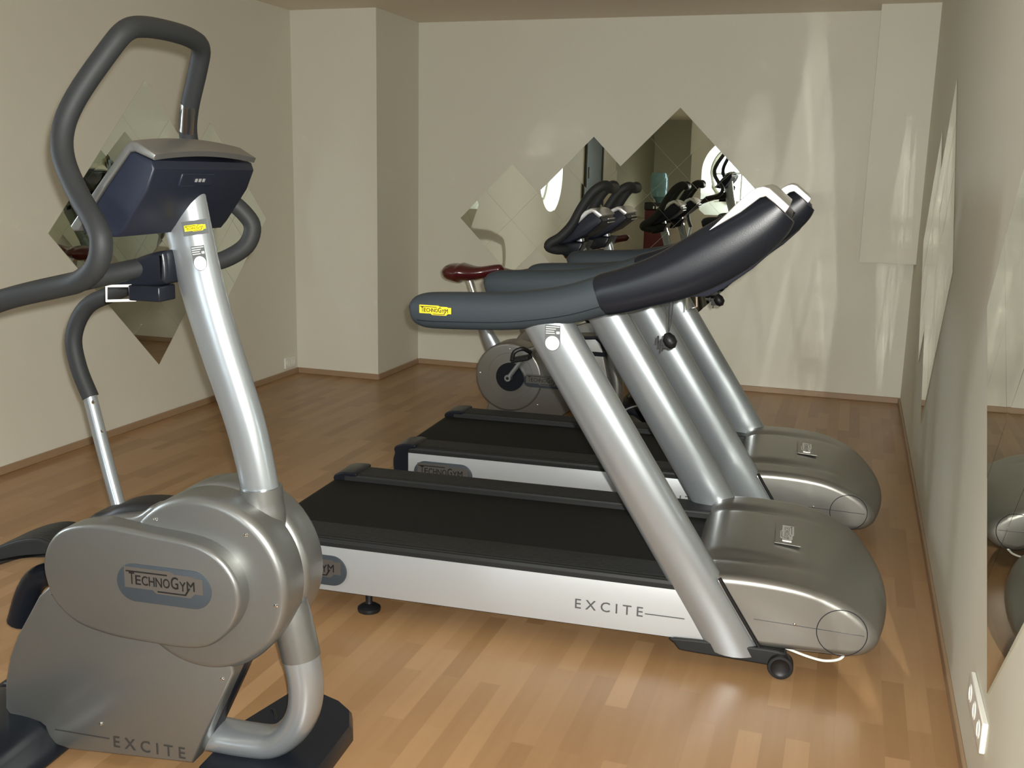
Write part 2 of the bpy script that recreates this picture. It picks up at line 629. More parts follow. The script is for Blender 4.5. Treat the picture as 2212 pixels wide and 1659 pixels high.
# skirting
SK, ST = 0.042, 0.012
def skirt(name, x0, x1, y0, y1):
    o = MB().box(x0, x1, y0, y1, 0, SK).build(name, M['skirt'], smooth=0)
    md = o.modifiers.new('bevel', 'BEVEL')
    md.width = 0.003
    struct(o)
skirt('baseboard_back', -3.315 + ST, XR - ST, YB - ST, YB)
skirt('baseboard_column_front', XL + ST, -3.315 + ST, 6.853 - ST, 6.853)
skirt('baseboard_column_side', -3.315, -3.315 + ST, 6.853, YB - ST)
skirt('baseboard_left', XL, XL + ST, YF, 6.853)
skirt('baseboard_right', XR - ST, XR, YF, YB)

# ------------------------------------------------------------------ mirrors made of square tiles set on their corners
def tile_mirror(name, plane, pos, dirs, label, lobes):
    """lobes: (centre along wall, tiles per side). tile half diagonal D"""
    D = 0.2106
    zc = 1.19
    tiles = set()
    for c_, n in lobes:
        k0 = round((c_ - lobes[0][0]) / D)
        for i in range(n):
            for j in range(n):
                # tile centres on a diagonal lattice
                a = k0 + (i - j)
                b = (i + j) - (n - 1)
                tiles.add((a, b))
    o_ = bpy.data.objects.new(name, None)
    mb = MB()
    g = 0.0007
    for a, b in sorted(tiles):
        u = lobes[0][0] + a * D
        z = zc + b * D
        tx, tz = random.uniform(-1, 1) * 0.0016, random.uniform(-1, 1) * 0.0016
        q = []
        h = D - g
        for du_, dz_ in ((-h, 0), (0, -h), (h, 0), (0, h)):
            q.append((u + du_, z + dz_, 0.005 + (du_ * tx + dz_ * tz)))
        base = [(p[0], p[1], 0.0005) for p in q]
        V = []
        for p in base + q:
            if plane == 'back':
                V.append((p[0], YB - p[2], p[1]))
            elif plane == 'left':
                V.append((XL + p[2], p[0], p[1]))
            else:
                V.append((XR - p[2], p[0], p[1]))
        mb.add(V, [(0, 1, 2, 3), (4, 5, 6, 7), (0, 1, 5, 4), (1, 2, 6, 5), (2, 3, 7, 6), (3, 0, 4, 7)])
    bpy.data.objects.remove(o_)
    o = mb.build(name, M['mirror'], smooth=0)
    return tag(o, label, 'mirror', 'wall mirrors of diamond tiles')
tile_mirror('wall_mirror', 'back', 0, 0, 'three-peaked mirror of diamond tiles on the back wall above the exercise bikes', [(-1.268, 4), (-1.897, 3), (-2.530, 2)])
tile_mirror('wall_mirror', 'left', 0, 0, 'two-peaked diamond tile mirror on the left wall behind the elliptical trainer', [(5.19, 4), (5.822, 3)])
tile_mirror('wall_mirror', 'right', 0, 0, 'diamond tile mirror on the right wall near the far corner, seen edge-on', [(5.44, 4), (6.07, 3)])
tile_mirror('wall_mirror', 'right', 0, 0, 'diamond tile mirror on the right wall above the socket plate, cut by the picture edge', [(2.52, 4), (1.89, 3)])

# ------------------------------------------------------------------ treadmill
def screw(parent, u, v, z, r=0.006):
    return lathe('screw', [(0.0001, 0), (r, 0), (r * 0.9, 0.002), (r * 0.5, 0.0035), (0.0001, 0.004)], M['chrome'], parent, Matrix.Translation((u, v, z)) @ FACE, 14)

def warning_label(parent, T, w):
    """grey label with small print lines and a white disc"""
    mb = MB()
    h = w * 1.15
    pts = [(-w / 2, h), (w / 2, h)] + [(w / 2 * math.cos(a), w / 2 * math.sin(a)) for a in [0 - PI * i / 16 for i in range(17)]]
    n = len(pts)
    mb.v = [T @ Vector((x, z, 0.0006)) for x, z in pts]
    mb.f = [tuple(range(n))]
    o = mb.build('warning_label', M['labgrey'], parent, smooth=0)
    mb = MB()
    mb.v = [T @ Vector((w * .46 * math.cos(2 * PI * i / 28), w * .46 * math.sin(2 * PI * i / 28), 0.0012)) for i in range(28)]
    mb.f = [tuple(range(28))]
    mb.build('white_disc', M['labwhite'], o, smooth=0)
    mb = MB()
    for k, (a, b) in enumerate(((-.44, .44), (-.44, .20), (-.44, .10), (-.44, .14))):
        z = h - w * (0.10 + 0.14 * k)
        mb.box(a * w, b * w, z - w * .035, z + w * .012, 0.0006, 0.0012, T)
    mb.box(.24 * w, .44 * w, h - w * .55, h - w * .40, 0.0006, 0.0012, T)
    mb.build('small_print', M['labwhite'], o, smooth=0)

TW = 0.88   # treadmill width between side faces
def build_treadmill(label):
    t = root('treadmill', (-0.113, 3.133, 0), 3.0, label, 'treadmill', 'treadmills facing the right wall')
    # ---- deck
    part('deck_frame', [(-1.86, .13), (-1.86, .240), (-.2, .240), (-.2, .10), (-1.5, .085)], .03, TW - .03, M['dark'], t, .006)
    bl = part('running_belt', [(-1.885, .19), (-1.90, .22), (-1.885, .245), (-1.86, .254), (-.15, .254), (-.15, .238), (-1.86, .238)], .150, TW - .150, M['belt'], t, .002, 2)
    for s in (0, 1):
        v0, v1 = (0, .16) if s == 0 else (TW - .16, TW)
        # moulded rail: lip outside, ribbed top, small step down to the belt
        sec = [(0, .246), (-.001, .262), (.006, .273), (.022, .280), (.040, .282), (.140, .282), (.152, .278), (.158, .270), (.160, .240), (.02, .240)]
        if s:
            sec = [(TW - a, z) for a, z in sec][::-1]
        V, F = [], []
        us = [-1.83, -1.2, -.6, -.27]
        for u in us:
            V += [(u, a, z) for a, z in sec]
        n = len(sec)
        for i in range(len(us) - 1):
            for j in range(n):
                F.append((i * n + j, i * n + (j + 1) % n, (i + 1) * n + (j + 1) % n, (i + 1) * n + j))
        F += [tuple(range(n)), tuple(range((len(us) - 1) * n, len(us) * n))]
        link_mesh('foot_rail', V, F, M['rail'], t, 30)
        # rear end cap
        a, b = (-.002, .157) if s == 0 else (TW - .157, TW + .002)
        part('rear_cap', cr([(-1.812, .08), (-1.85, .083), (-1.872, .10), (-1.886, .16), (-1.888, .21), (-1.880, .240), (-1.884, .260), (-1.872, .276), (-1.835, .287), (-1.78, .287), (-1.78, .27), (-1.812, .25)], 3, True), a, b, M['dark'], t, .006)
        # satin side panel with its print
        a, b = (-.001, .016) if s == 0 else (TW - .016, TW + .001)
        sp = part('side_panel', [(-1.812, .082), (-1.812, .247), (-.215, .247), (-.115, .082)], a, b, M['alu'], t, .001, 2)
        if s == 0:
            mbx = side_text('lettering', 'EXCITE', -.669, -.0015, .139, .226, M['inkgrey'], sp, height=.034, spacing=1.55, bold=.0006, extra=((.233, .362, .011, .0145),))
            bd = part('badge', stadium(-1.782, -1.492, .103, .215), -.006, 0.0, M['badge'], t, .002, 2)
            logo(bd, Matrix.Translation((-1.755, -.0062, .155)) @ FACE, .232, M['plate'], M['ink'], .0010)
        # levelling foot at the rear, wheel and base bar at the front
        v = .05 if s == 0 else TW - .05
        lathe('levelling_foot', [(.0001, 0), (.040, 0), (.042, .006), (.041, .014), (.030, .022), (.012, .026), (.014, .030), (.012, .036), (.012, .09), (.0001, .09)], M['black'], t, Matrix.Translation((-1.433, v + .005, 0)))
        a, b = (-.012, .10) if s == 0 else (TW - .10, TW + .012)
        part('base_bar', cr([(-.335, .085), (-.333, .066), (-.322, .052), (-.300, .045), (-.15, .040), (-.03, .036), (.0, .034), (.01, .05), (.01, .085), (-.10, .09)], 3, True), a, b, M['rail'], t, .006)
        vv = -.030 if s == 0 else TW - .015
        lathe('wheel', [(.006, .006), (.026, .004), (.030, .0), (.038, .001), (.040, .006), (.040, .042), (.036, .046), (.0001, .046)], M['black'], t, Matrix.Translation((.002, vv, .0405)) @ Matrix.Rotation(-PI / 2, 4, 'X'), 32)
        # upright: an oval mast that leans back and curves
        vc = .028 if s == 0 else TW - .028
        P = [(-.150 - .637 * (z - .072), z) for z in (.066, .16, .30, .50, .70, .90, 1.05, 1.115)]
        V, F = [], []
        res = 32
        for x, z in P:
            tt = (z - .07) / 1.03
            hx = .099 - .008 * tt
            hy = .047
            for k in range(res):
                an = 2 * PI * k / res
                ca, sa = math.cos(an), math.sin(an)
                ca = math.copysign(abs(ca) ** .85, ca)
                sa = math.copysign(abs(sa) ** .95, sa)
                V.append((x + hx * ca, vc + hy * sa, z - (.016 * math.sin((ca + 1) * PI / 2) if z < .1 else 0)))
        for i in range(len(P) - 1):
            for k in range(res):
                F.append((i * res + k, i * res + (k + 1) % res, (i + 1) * res + (k + 1) % res, (i + 1) * res + k))
        F += [tuple(range(res)), tuple(range((len(P) - 1) * res, len(P) * res))]
        up = link_mesh('upright', V, F, M['tube'], t, 60)
        if s == 0:
            warning_label(up, Matrix.Translation((-.768, vc - .0485, 1.030)) @ FACE, .050)
    tube('rear_roller', [(-1.862, .15, .213), (-1.862, TW - .15, .213)], .036, M['black'], t)
    # ---- motor cover
    hp = cr([(-.305, .235), (-.288, .285), (-.25, .307), (-.194, .314), (-.1, .315), (.003, .309), (.08, .297), (.144, .276), (.2, .25), (.245, .218), (.272, .188), (.283, .158), (.279, .135), (.267, .119), (.245, .103), (.214, .093), (.15, .088), (.05, .086), (-.1, .084), (-.27, .10)], 3, True)
    def warp(x, y, z):
        s = min(1, max(0, y / TW))
        dome = 1 - (2 * s - 1) ** 2
        k = max(0.0, (x + .02) / .30)
        x2 = x + .055 * dome * k ** 1.3
        if z > .2:
            f = min(1, max(0, (z - .2) / .09)) * min(1, max(0, (.16 - x) / .30))
            z = z - .016 * f * (math.exp(-((s - .80) / .035) ** 2) + math.exp(-((s - .20) / .035) ** 2)) + .010 * dome * f
        return (x2, y, z)
    # finer lateral stations for the grooves
    V, F = [], []
    st = []
    r = .028
    for i in range(6):
        a = i / 5 * PI / 2
        st.append((r * (1 - math.cos(a)), r * (1 - math.sin(a))))
    mids = [(r + (TW - 2 * r) * i / 44, 0) for i in range(1, 44)]
    st = st + mids + [(TW - a, b) for a, b in st[::-1]]
    if area2(hp) < 0:
        hp = hp[::-1]
    HP = [Vector(p) for p in hp]
    n = len(HP)
    nor = []
    for i in range(n):
        d = (HP[(i + 1) % n] - HP[i - 1]).normalized()
        nor.append(Vector((d.y, -d.x)))
    for y, ins in st:
        for p, q in zip(HP, nor):
            w = p - q * ins
            V.append(warp(w.x, y, w.y))
    for i in range(len(st) - 1):
        for j in range(n):
            F.append((i * n + j, i * n + (j + 1) % n, (i + 1) * n + (j + 1) % n, (i + 1) * n + j))
    F += [tuple(range(n)), tuple(range((len(st) - 1) * n, len(st) * n))]
    hood = link_mesh('motor_cover', V, F, M['hood'], t, 50)
    # round cap on its side: a fine ring groove, the seam and a screw
    ringp = [(.178 + .0755 * math.cos(a), -.0002, .173 + .0755 * math.sin(a)) for a in [2 * PI * i / 48 for i in range(48)]]
    mb = MB().add(*sweep(ringp, .0014, res=6, closed=True))
    mb.build('round_cap', M['dark'], hood)
    mb = MB().add(*sweep([(-.09, -.0002, .182), (.245, -.0002, .172)], .0010, res=6))
    mb.build('seam', M['dark'], hood)
    screw(hood, .035, 0, .182, .0055)
    tube('gap_shade', [(-.204, -.005, .306), (-.178, -.002, .262), (-.066, -.003, .088)], .006, M['black'], hood, res=8)  # black tube stands in for the shade in the gap beside the upright
    # logo patch on top of the cover, turned to be read from the belt
    T = Matrix.Translation((-.043, .335, .3255)) @ Matrix.Rotation(math.radians(4), 4, 'Y')
    mb = MB()
    for a in (.0, .215):
        MB().box(-.002, .088, a, a + .002, 0, .001, T).build('patch_edge', M['plate'], hood, smooth=0)
    lp = MB().box(0, .086, .003, .215, -.002, .0012, T).build('logo_patch', M['hood'], hood, smooth=0)
    T2 = T @ Matrix.Translation((.030, .185, .0018)) @ Matrix.Rotation(-PI / 2, 4, 'Z')
    logo(lp, T2, .15, M['trim'], M['labgrey'], .0006)
    # power cord bowing out under the nose
    tube('power_cord', cr([(-.02, .05, .085), (.03, .03, .080), (.09, .02, .069), (.14, .02, .064), (.185, .03, .075), (.20, .06, .10)], 6), .0045, M['white'], t)
    # ---- handrails and console
    gsp = [(-1.2545, 1.103, .012), (-1.2515, 1.104, .030), (-1.240, 1.105, .044), (-1.220, 1.106, .053), (-1.190, 1.1065, .0585), (-1.12, 1.109, .0605), (-1.02, 1.113, .061), (-.92, 1.119, .061), (-.83, 1.131, .0605), (-.75, 1.146, .061), (-.68, 1.165, .062), (-.598, 1.194, .0635)]
    asp = [(-.630, 1.183, .060), (-.612, 1.189, .0665), (-.55, 1.205, .070), (-.48, 1.229, .073), (-.41, 1.256, .080), (-.345, 1.289, .086), (-.28, 1.328, .089), (-.22, 1.368, .087), (-.165, 1.408, .080), (-.125, 1.443, .071), (-.102, 1.468, .058)]
    for s in (0, 1):
        yc = .022 if s == 0 else TW - .022
        q = cr(gsp, 4)
        V, F = sweep([(x, yc, z) for x, z, h in q], [h for x, z, h in q], res=36, ry=[.056 * min(1, (h / .06) ** .6) for x, z, h in q], ref=(0, 1, 0), power=2.5)
        g = link_mesh('handrail', V, F, M['grip'], t, 60)
        q = cr(asp, 4)
        V, F = sweep([(x, yc, z) for x, z, h in q], [h for x, z, h in q], res=36, ry=[.0575] * len(q), ref=(0, 1, 0), power=2.5)
        link_mesh('console_arm', V, F, M['dark'], t, 60)
        # moulding seam along the outer face
        sg = -1 if s == 0 else 1
        pth = []
        for x, z, h in cr(gsp[3:], 4):
            k = -.50
            pth.append((x, yc + sg * (.056 * (1 - abs(k) ** 2.5) ** .4 + .0004), z + k * h))
        tube('seam', pth, .0014, M['dark'], g, res=6)
        if s == 0:
            logo(g, Matrix.Translation((-1.206, yc - .0575, 1.108)) @ FACE, .101, M['yellow'], M['ink'], .0006)
    body = [(-.50, 1.262), (-.42, 1.305), (-.29, 1.405), (-.21, 1.478), (-.155, 1.515), (-.10, 1.475), (-.066, 1.438), (-.070, 1.41), (-.11, 1.345), (-.17, 1.285), (-.25, 1.222), (-.30, 1.193), (-.40, 1.185), (-.50, 1.22)]
    cb = part('console', body, .06, TW - .06, M['darkb'], t, .004, 2)
    mb = MB()
    q = Matrix.Translation((-.315, TW / 2, 1.392)) @ Matrix.Rotation(math.radians(-40), 4, 'Y')
    mb.box(-.10, .10, -.19, .19, -.004, .003, q)
    mb.build('display_screen', M['screen'], cb, bevel=.002)
    trim = [(-.300, 1.400), (-.255, 1.448), (-.215, 1.492), (-.188, 1.518), (-.170, 1.528), (-.152, 1.532), (-.134, 1.527), (-.105, 1.503), (-.074, 1.477), (-.086, 1.457), (-.118, 1.484), (-.144, 1.503), (-.160, 1.498), (-.212, 1.455), (-.26, 1.424)]
    part('console_trim', trim, -.037, TW + .037, M['trim'], t, .003, 3, 50)
    # small chromed hook under the console
    tube('console_hook', [(-.405, .45, 1.20), (-.398, .45, 1.098), (-.366, .45, 1.112), (-.372, .45, 1.20)], .0045, M['chrome'], t, res=8)
    tube('cross_tube', [(-.50, .05, 1.175), (-.50, TW - .05, 1.175)], .022, M['dark'], t)
    # safety key on its cord
    cd = tube('safety_cord', cr([(-.445, .30, 1.19), (-.444, .30, 1.10), (-.442, .30, 1.035)], 4), .0018, M['black'], t, res=6)
    tube('cord_loop', cr([(-.430, .302, 1.19), (-.434, .303, 1.10), (-.440, .302, 1.04)], 4), .0018, M['black'], cd, res=6)
    mb = MB()
    mb.add(*sweep([(-.447, .30, 1.035), (-.440, .30, 1.018), (-.430, .30, 1.000), (-.425, .30, .985)], [.010, .022, .022, .010], res=12))
    for k in range(3):
        mb.box(-.478 + k * .008, -.474 + k * .008, .288, .312, 1.0 - k * .014, 1.022 - k * .014)
    mb.box(-.47, -.43, .297, .303, .985, 1.012)
    mb.build('safety_clip', M['black'], cd)
    return t

tm = build_treadmill('nearest silver and slate grey treadmill, full length in view, beside the elliptical trainer')
tm2 = copy_tree(tm)
tm2.location = (-0.106, 4.373, 0)
tm2['label'] = 'second silver and slate treadmill, behind the nearest one and in front of the bikes'

# ------------------------------------------------------------------ elliptical trainer
def build_elliptical():
    e = root('elliptical_trainer', (-1.6, 2.0, 0), 4.5, 'silver elliptical trainer with looped grey handlebar in the left foreground', 'elliptical trainer')
    VC = .11
    # feet
    fb = [(.111, .23), (.162, .406), (.175, .440), (.215, .450), (.256, .445), (.33, .415), (.383, .372), (.418, .29), (.419, .069), (.419, -.07), (.383, -.152), (.33, -.19), (.256, -.21), (.215, -.215), (.175, -.20), (.162, -.17), (.111, -.01)]
    V, F = [], []
    n = len(fb)
    lv = [(0, 0, 1), (.0, .012, 1.0), (.0, .035, .985), (0, .048, .95)]
    cx, cy_ = .27, .11
    for _, z, k in lv:
        V += [(cx + (x - cx) * k, cy_ + (y - cy_) * k, z) for x, y in fb]
    for i in range(len(lv) - 1):
        for j in range(n):
            F.append((i * n + j, i * n + (j + 1) % n, (i + 1) * n + (j + 1) % n, (i + 1) * n + j))
    F += [tuple(range(n)), tuple(range((len(lv) - 1) * n, len(lv) * n))]
    link_mesh('front_foot', V, F, M['dark'], e, 30)
    part('rear_foot', cr([(-.62, .0), (-.33, .0), (-.30, .02), (-.325, .055), (-.36, .095), (-.45, .105), (-.60, .095), (-.63, .05)], 3, True), -.38, .14, M['dark'], e, .02, 4)
    part('rear_foot', cr([(-.62, .0), (-.33, .0), (-.30, .02), (-.325, .055), (-.36, .095), (-.45, .105), (-.60, .095), (-.63, .05)], 3, True), .15, .55, M['dark'], e, .02, 4)
    # lower housing: two silver half shells with a dark core between
    low = [(-.263, .47), (-.284, .497), (-.330, .455), (-.366, .397), (-.405, .335), (-.435, .269), (-.456, .19), (-.463, .117), (-.448, .097), (-.40, .094), (-.357, .091), (-.343, .082), (-.337, .06), (-.333, .036), (-.27, .026), (-.09, .037), (.095, .048), (.16, .185), (.223, .319), (.20, .45), (.0, .50)]
    sh = part('lower_housing', low, 0.0, .062, M['silver'], e, .008, 3, 40)
    part('housing_core', [(x * .985 + .003, z * .99 + .004) for x, z in low], .060, .125, M['dark'], e, .004, 2)
    side_text('lettering', 'EXCITE', -.133, -.0006, .058, .209, M['inkdim'], sh, height=.032, spacing=1.6, bold=.0006, extra=((-.176, -.012, .0205, .0235),))
    for u, z in ((.192, .301), (-.167, .12), (-.287, .47)):
        screw(sh, u, .0, z, .0055)
    # main drum
    C0 = (.147, .546)
    near = circle(*C0, .2265, 72)
    d = part('drum_housing', near, -.006, .112, M['silver'], e, .022, 5, 50)
    d2 = part('drum_housing', near, .114, .226, M['silver'], e, .022, 5, 50)
    for u, z in ((.03, .705), (.273, .691), (.347, .519)):
        screw(d, u, -.006, z, .006)
    # bridge over the crank, dark top cover
    part('top_cover', cr([(-.24, .60), (-.215, .66), (-.17, .678), (-.12, .702), (-.05, .714), (.02, .712), (.06, .69), (.05, .60)], 4, True), .055, .17, M['black'], e, .03, 5, 60)
    part('shoulder', cr([(-.19, .66), (-.10, .69), (-.03, .705), (.02, .735), (.06, .70), (.04, .62), (-.15, .60)], 4, True), .0, .06, M['silver'], e, .012, 3, 60)
    # long oval crank cover
    pill = [(-.144, .688), (-.205, .668), (-.242, .632), (-.262, .585), (-.261, .535), (-.238, .475), (-.177, .425), (-.084, .403), (.02, .398), (.123, .397), (.19, .412), (.240, .452), (.268, .50), (.277, .545), (.265, .597), (.226, .645), (.161, .674), (.05, .685), (-.066, .694)]
    pill = cr(pill, 4, True)
    pc = part('crank_cover', pill, -.056, .02, M['silver'], e, .012, 4, 50)
    bd = part('badge', stadium(-.052, .205, .507, .605), -.0585, -.050, M['badge'], e, .0015, 2)
    logo(bd, Matrix.Translation((-.022, -.0588, .553)) @ FACE, .198, M['plate'], M['ink'], .0010)
    # collars
    tube('upper_collar', cr([(.258, VC, .62), (.262, VC, .68), (.259, VC, .73), (.256, VC, .775)], 4), [.060] * 4 + [.055] * 4 + [.052] * 5, M['silver'], e, res=32, ry=.052, ref=(0, 1, 0))
    tube('lower_collar', cr([(.318, VC, .47), (.336, VC, .41), (.348, VC, .36), (.354, VC, .330)], 4), [.052] * 4 + [.050] * 9, M['silver'], e, res=32, ry=.05, ref=(0, 1, 0))
    # console mast
    P = [(.256, .74), (.248, .80), (.222, .92), (.188, 1.03), (.158, 1.12), (.122, 1.24), (.096, 1.35), (.072, 1.47), (.068, 1.50)]
    Q = cr([(x, VC, z) for x, z in P], 5)
    rr = [.048 + .012 * max(0, (q[2] - .80) / .7) for q in Q]
    mast = tube('console_mast', Q, rr, M['tube'], e, res=36, ry=[.040] * len(Q), ref=(0, 1, 0), power=2.05)
    # front support tube that sweeps back to the foot
    P = [(.349, .345), (.362, .29), (.366, .235), (.356, .175), (.325, .12), (.27, .078), (.19, .070), (.11, .072), (.05, .07)]
    Q = cr([(x, VC, z) for x, z in P], 5)
    k = len(Q)
    tube('support_tube', Q, [.046 - .008 * min(1, i / (k * .6)) for i in range(k)], M['tube'], e, res=36, ry=[.046 + .014 * i / k for i in range(k)], ref=(0, 1, 0), power=2.2)
    # stickers on the mast
    tl = Matrix.Rotation(math.radians(9), 4, 'Z')
    T = Matrix.Translation((.100, VC - .0412, 1.392)) @ FACE @ tl
    mb = MB().box(-.004, .062, 0, .034, 0, .0008, T)
    st = mb.build('brand_sticker', M['labgrey'], mast, smooth=0)
    logo(st, T @ Matrix.Translation((.004, .013, .001)), .052, M['yellow'], M['ink'])
    warning_label(mast, Matrix.Translation((.137, VC - .0412, 1.330)) @ FACE @ tl, .036)
    # console
    CV0, CV1 = -.135, .315
    body = [(-.030, 1.425), (.03, 1.50), (.098, 1.582), (.110, 1.583), (.150, 1.566), (.156, 1.548), (.135, 1.50), (.075, 1.418), (.058, 1.400), (.01, 1.398), (-.03, 1.405)]
    cb = part('console', body, CV0 + .002, CV1 - .002, M['darkb'], e, .006, 3, 40)
    V, F = rprism([(-.060, 1.420), (-.002, 1.49), (.055, 1.557), (.090, 1.598), (.103, 1.606), (.118, 1.603), (.162, 1.578), (.156, 1.566), (.112, 1.583), (.100, 1.582), (.04, 1.515), (-.040, 1.411), (-.052, 1.409)], CV0, CV1, .004, 3,
                  warp=lambda x, y, z: (x, y, z + .012 * (1 - ((y - .09) / .225) ** 2) * (1 if z > 1.56 else 0)))
    link_mesh('console_trim', V, F, M['silver'], cb, 40)
    mb = MB()
    q = Matrix.Translation((.018, VC, 1.512)) @ Matrix.Rotation(math.radians(-50), 4, 'Y')
    mb.box(-.075, .075, -.16, .16, .006, .012, q)
    mb.build('display_screen', M['screen'], cb, bevel=.002)
    # recessed port in the back of the console
    q = Matrix.Translation((.1465, .05, 1.525)) @ Matrix.Rotation(math.radians(114), 4, 'Y')
    pb = MB().box(-.016, .016, -.07, .07, -.004, .0035, q).build('port_panel', M['darkb'], cb, bevel=.003)
    mb = MB()
    for i in range(3):
        mb.box(-.004, .004, -.01 + i * .016, -.002 + i * .016, .003, .005, q)
    mb.build('port_pins', M['trim'], pb)
    # looped handlebar: near side and far side joined over the top
    half = [(.055, 1.862, 0.0), (.052, 1.858, .10), (.045, 1.842, .155), (.018, 1.795, .185), (-.035, 1.70, .225), (-.056, 1.63, .25), (-.045, 1.565, .27), (.005, 1.49, .295), (.058, 1.435, .32), (.078, 1.395, .33), (.060, 1.345, .325), (.005, 1.308, .31), (-.06, 1.290, .30), (-.20, 1.255, .30), (-.34, 1.20, .30), (-.43, 1.155, .295), (-.475, 1.07, .29), (-.462, .98, .285), (-.425, .895, .28)]
    farside = [(x, VC + w, z) for x, z, w in half]
    nearside = [(x, VC - w, z) for x, z, w in half[1:]]
    Q = cr(nearside[::-1] + farside, 5)
    tube('handlebar', Q, .0235, M['foam'], e, res=18)
    for s in (-1, 1):
        if s > 0:
            path = [(-.430, VC + .281, .905), (-.39, VC + .27, .76), (-.35, VC + .255, .64), (-.31, VC + .235, .55), (-.22, VC + .17, .47), (-.12, VC + .05, .45)]
        else:
            path = [(-.430, VC - .281, .905), (-.45, VC - .27, .76), (-.48, VC - .26, .62), (-.54, VC - .25, .45), (-.60, VC - .22, .28), (-.60, VC - .20, .08)]
        rod = tube('lever_rod', cr(path, 5), .0195, M['tube'], e, res=18)
        for u, z in ((-.425, .885), (-.404, .80)):
            lathe('screw', [(.0001, 0), (.006, 0), (.005, .003), (.0001, .004)], M['chrome'], rod, Matrix.Translation((u + .018, VC + s * .278 - .012, z)) @ FACE, 12)
    Vs, Fs = [], []
    pa, pb_ = Vector((-.052, VC + .245, 1.645)), Vector((-.030, VC + .222, 1.712))
    ax = (pb_ - pa).normalized()
    fx = Vector((0, -1, 0)) - ax * ax.dot(Vector((0, -1, 0)))
    fx.normalize()
    sx = ax.cross(fx)
    for p_ in (pa, pb_):
        for k_ in range(13):
            an_ = math.radians(-62 + 124 * k_ / 12)
            Vs.append(p_ + (fx * math.cos(an_) + sx * math.sin(an_)) * .0248)
    Fs = [(k_, k_ + 1, 14 + k_, 13 + k_) for k_ in range(12)]
    link_mesh('hand_sensor', Vs, Fs, M['steel'], e, 60)
    # cross arms from the bracket to both sides, moulded bracket
    part('handle_bracket', cr([(-.15, 1.290), (-.08, 1.312), (-.01, 1.342), (.045, 1.357), (.060, 1.350), (.062, 1.29), (.045, 1.276), (-.02, 1.266), (-.09, 1.264), (-.14, 1.268)], 4, True), VC - .070, VC + .05, M['dark'], e, .014, 4, 60)
    for s in (-1, 1):
        tube('cross_arm', cr([(.0, VC + s * .03, 1.318), (-.05, VC + s * .10, 1.304), (-.10, VC + s * .19, 1.288), (-.15, VC + s * .27, 1.272), (-.20, VC + s * .30, 1.256)], 5), .024, M['foam'], e, res=18)
    mb = MB().box(-.03, .055, VC - .09, VC - .02, 1.238, 1.275)
    mb.build('sensor_box', M['dark'], e, bevel=.004)
    mb = MB()
    q = [(-.030, VC - .075, 1.272), (-.098, VC - .075, 1.268), (-.100, VC - .075, 1.232), (-.02, VC - .075, 1.238)]
    mb.add(*sweep(q, .0035, res=8))
    mb.build('wire_holder', M['labwhite'], e)
    # crank arms and pedals on the user's side
    y = VC + .17
    tube('pedal_arm', cr([(-.15, y, .41), (-.35, y, .40), (-.50, y, .39), (-.58, y, .345), (-.635, y, .22)], 5), .036, M['dark'], e, res=14)
    part('pedal', cr([(-.70, .425), (-.66, .465), (-.56, .51), (-.48, .525), (-.42, .50), (-.43, .475), (-.55, .455), (-.66, .415)], 4, True), y - .08, y + .08, M['rail'], e, .012, 3)
    tube('power_cord', cr([(.03, .10, .03), (.09, .20, .012), (.128, .30, .022), (.17, .30, .05), (.2, .26, .05)], 6), .004, M['black'], e)
    return e
build_elliptical()

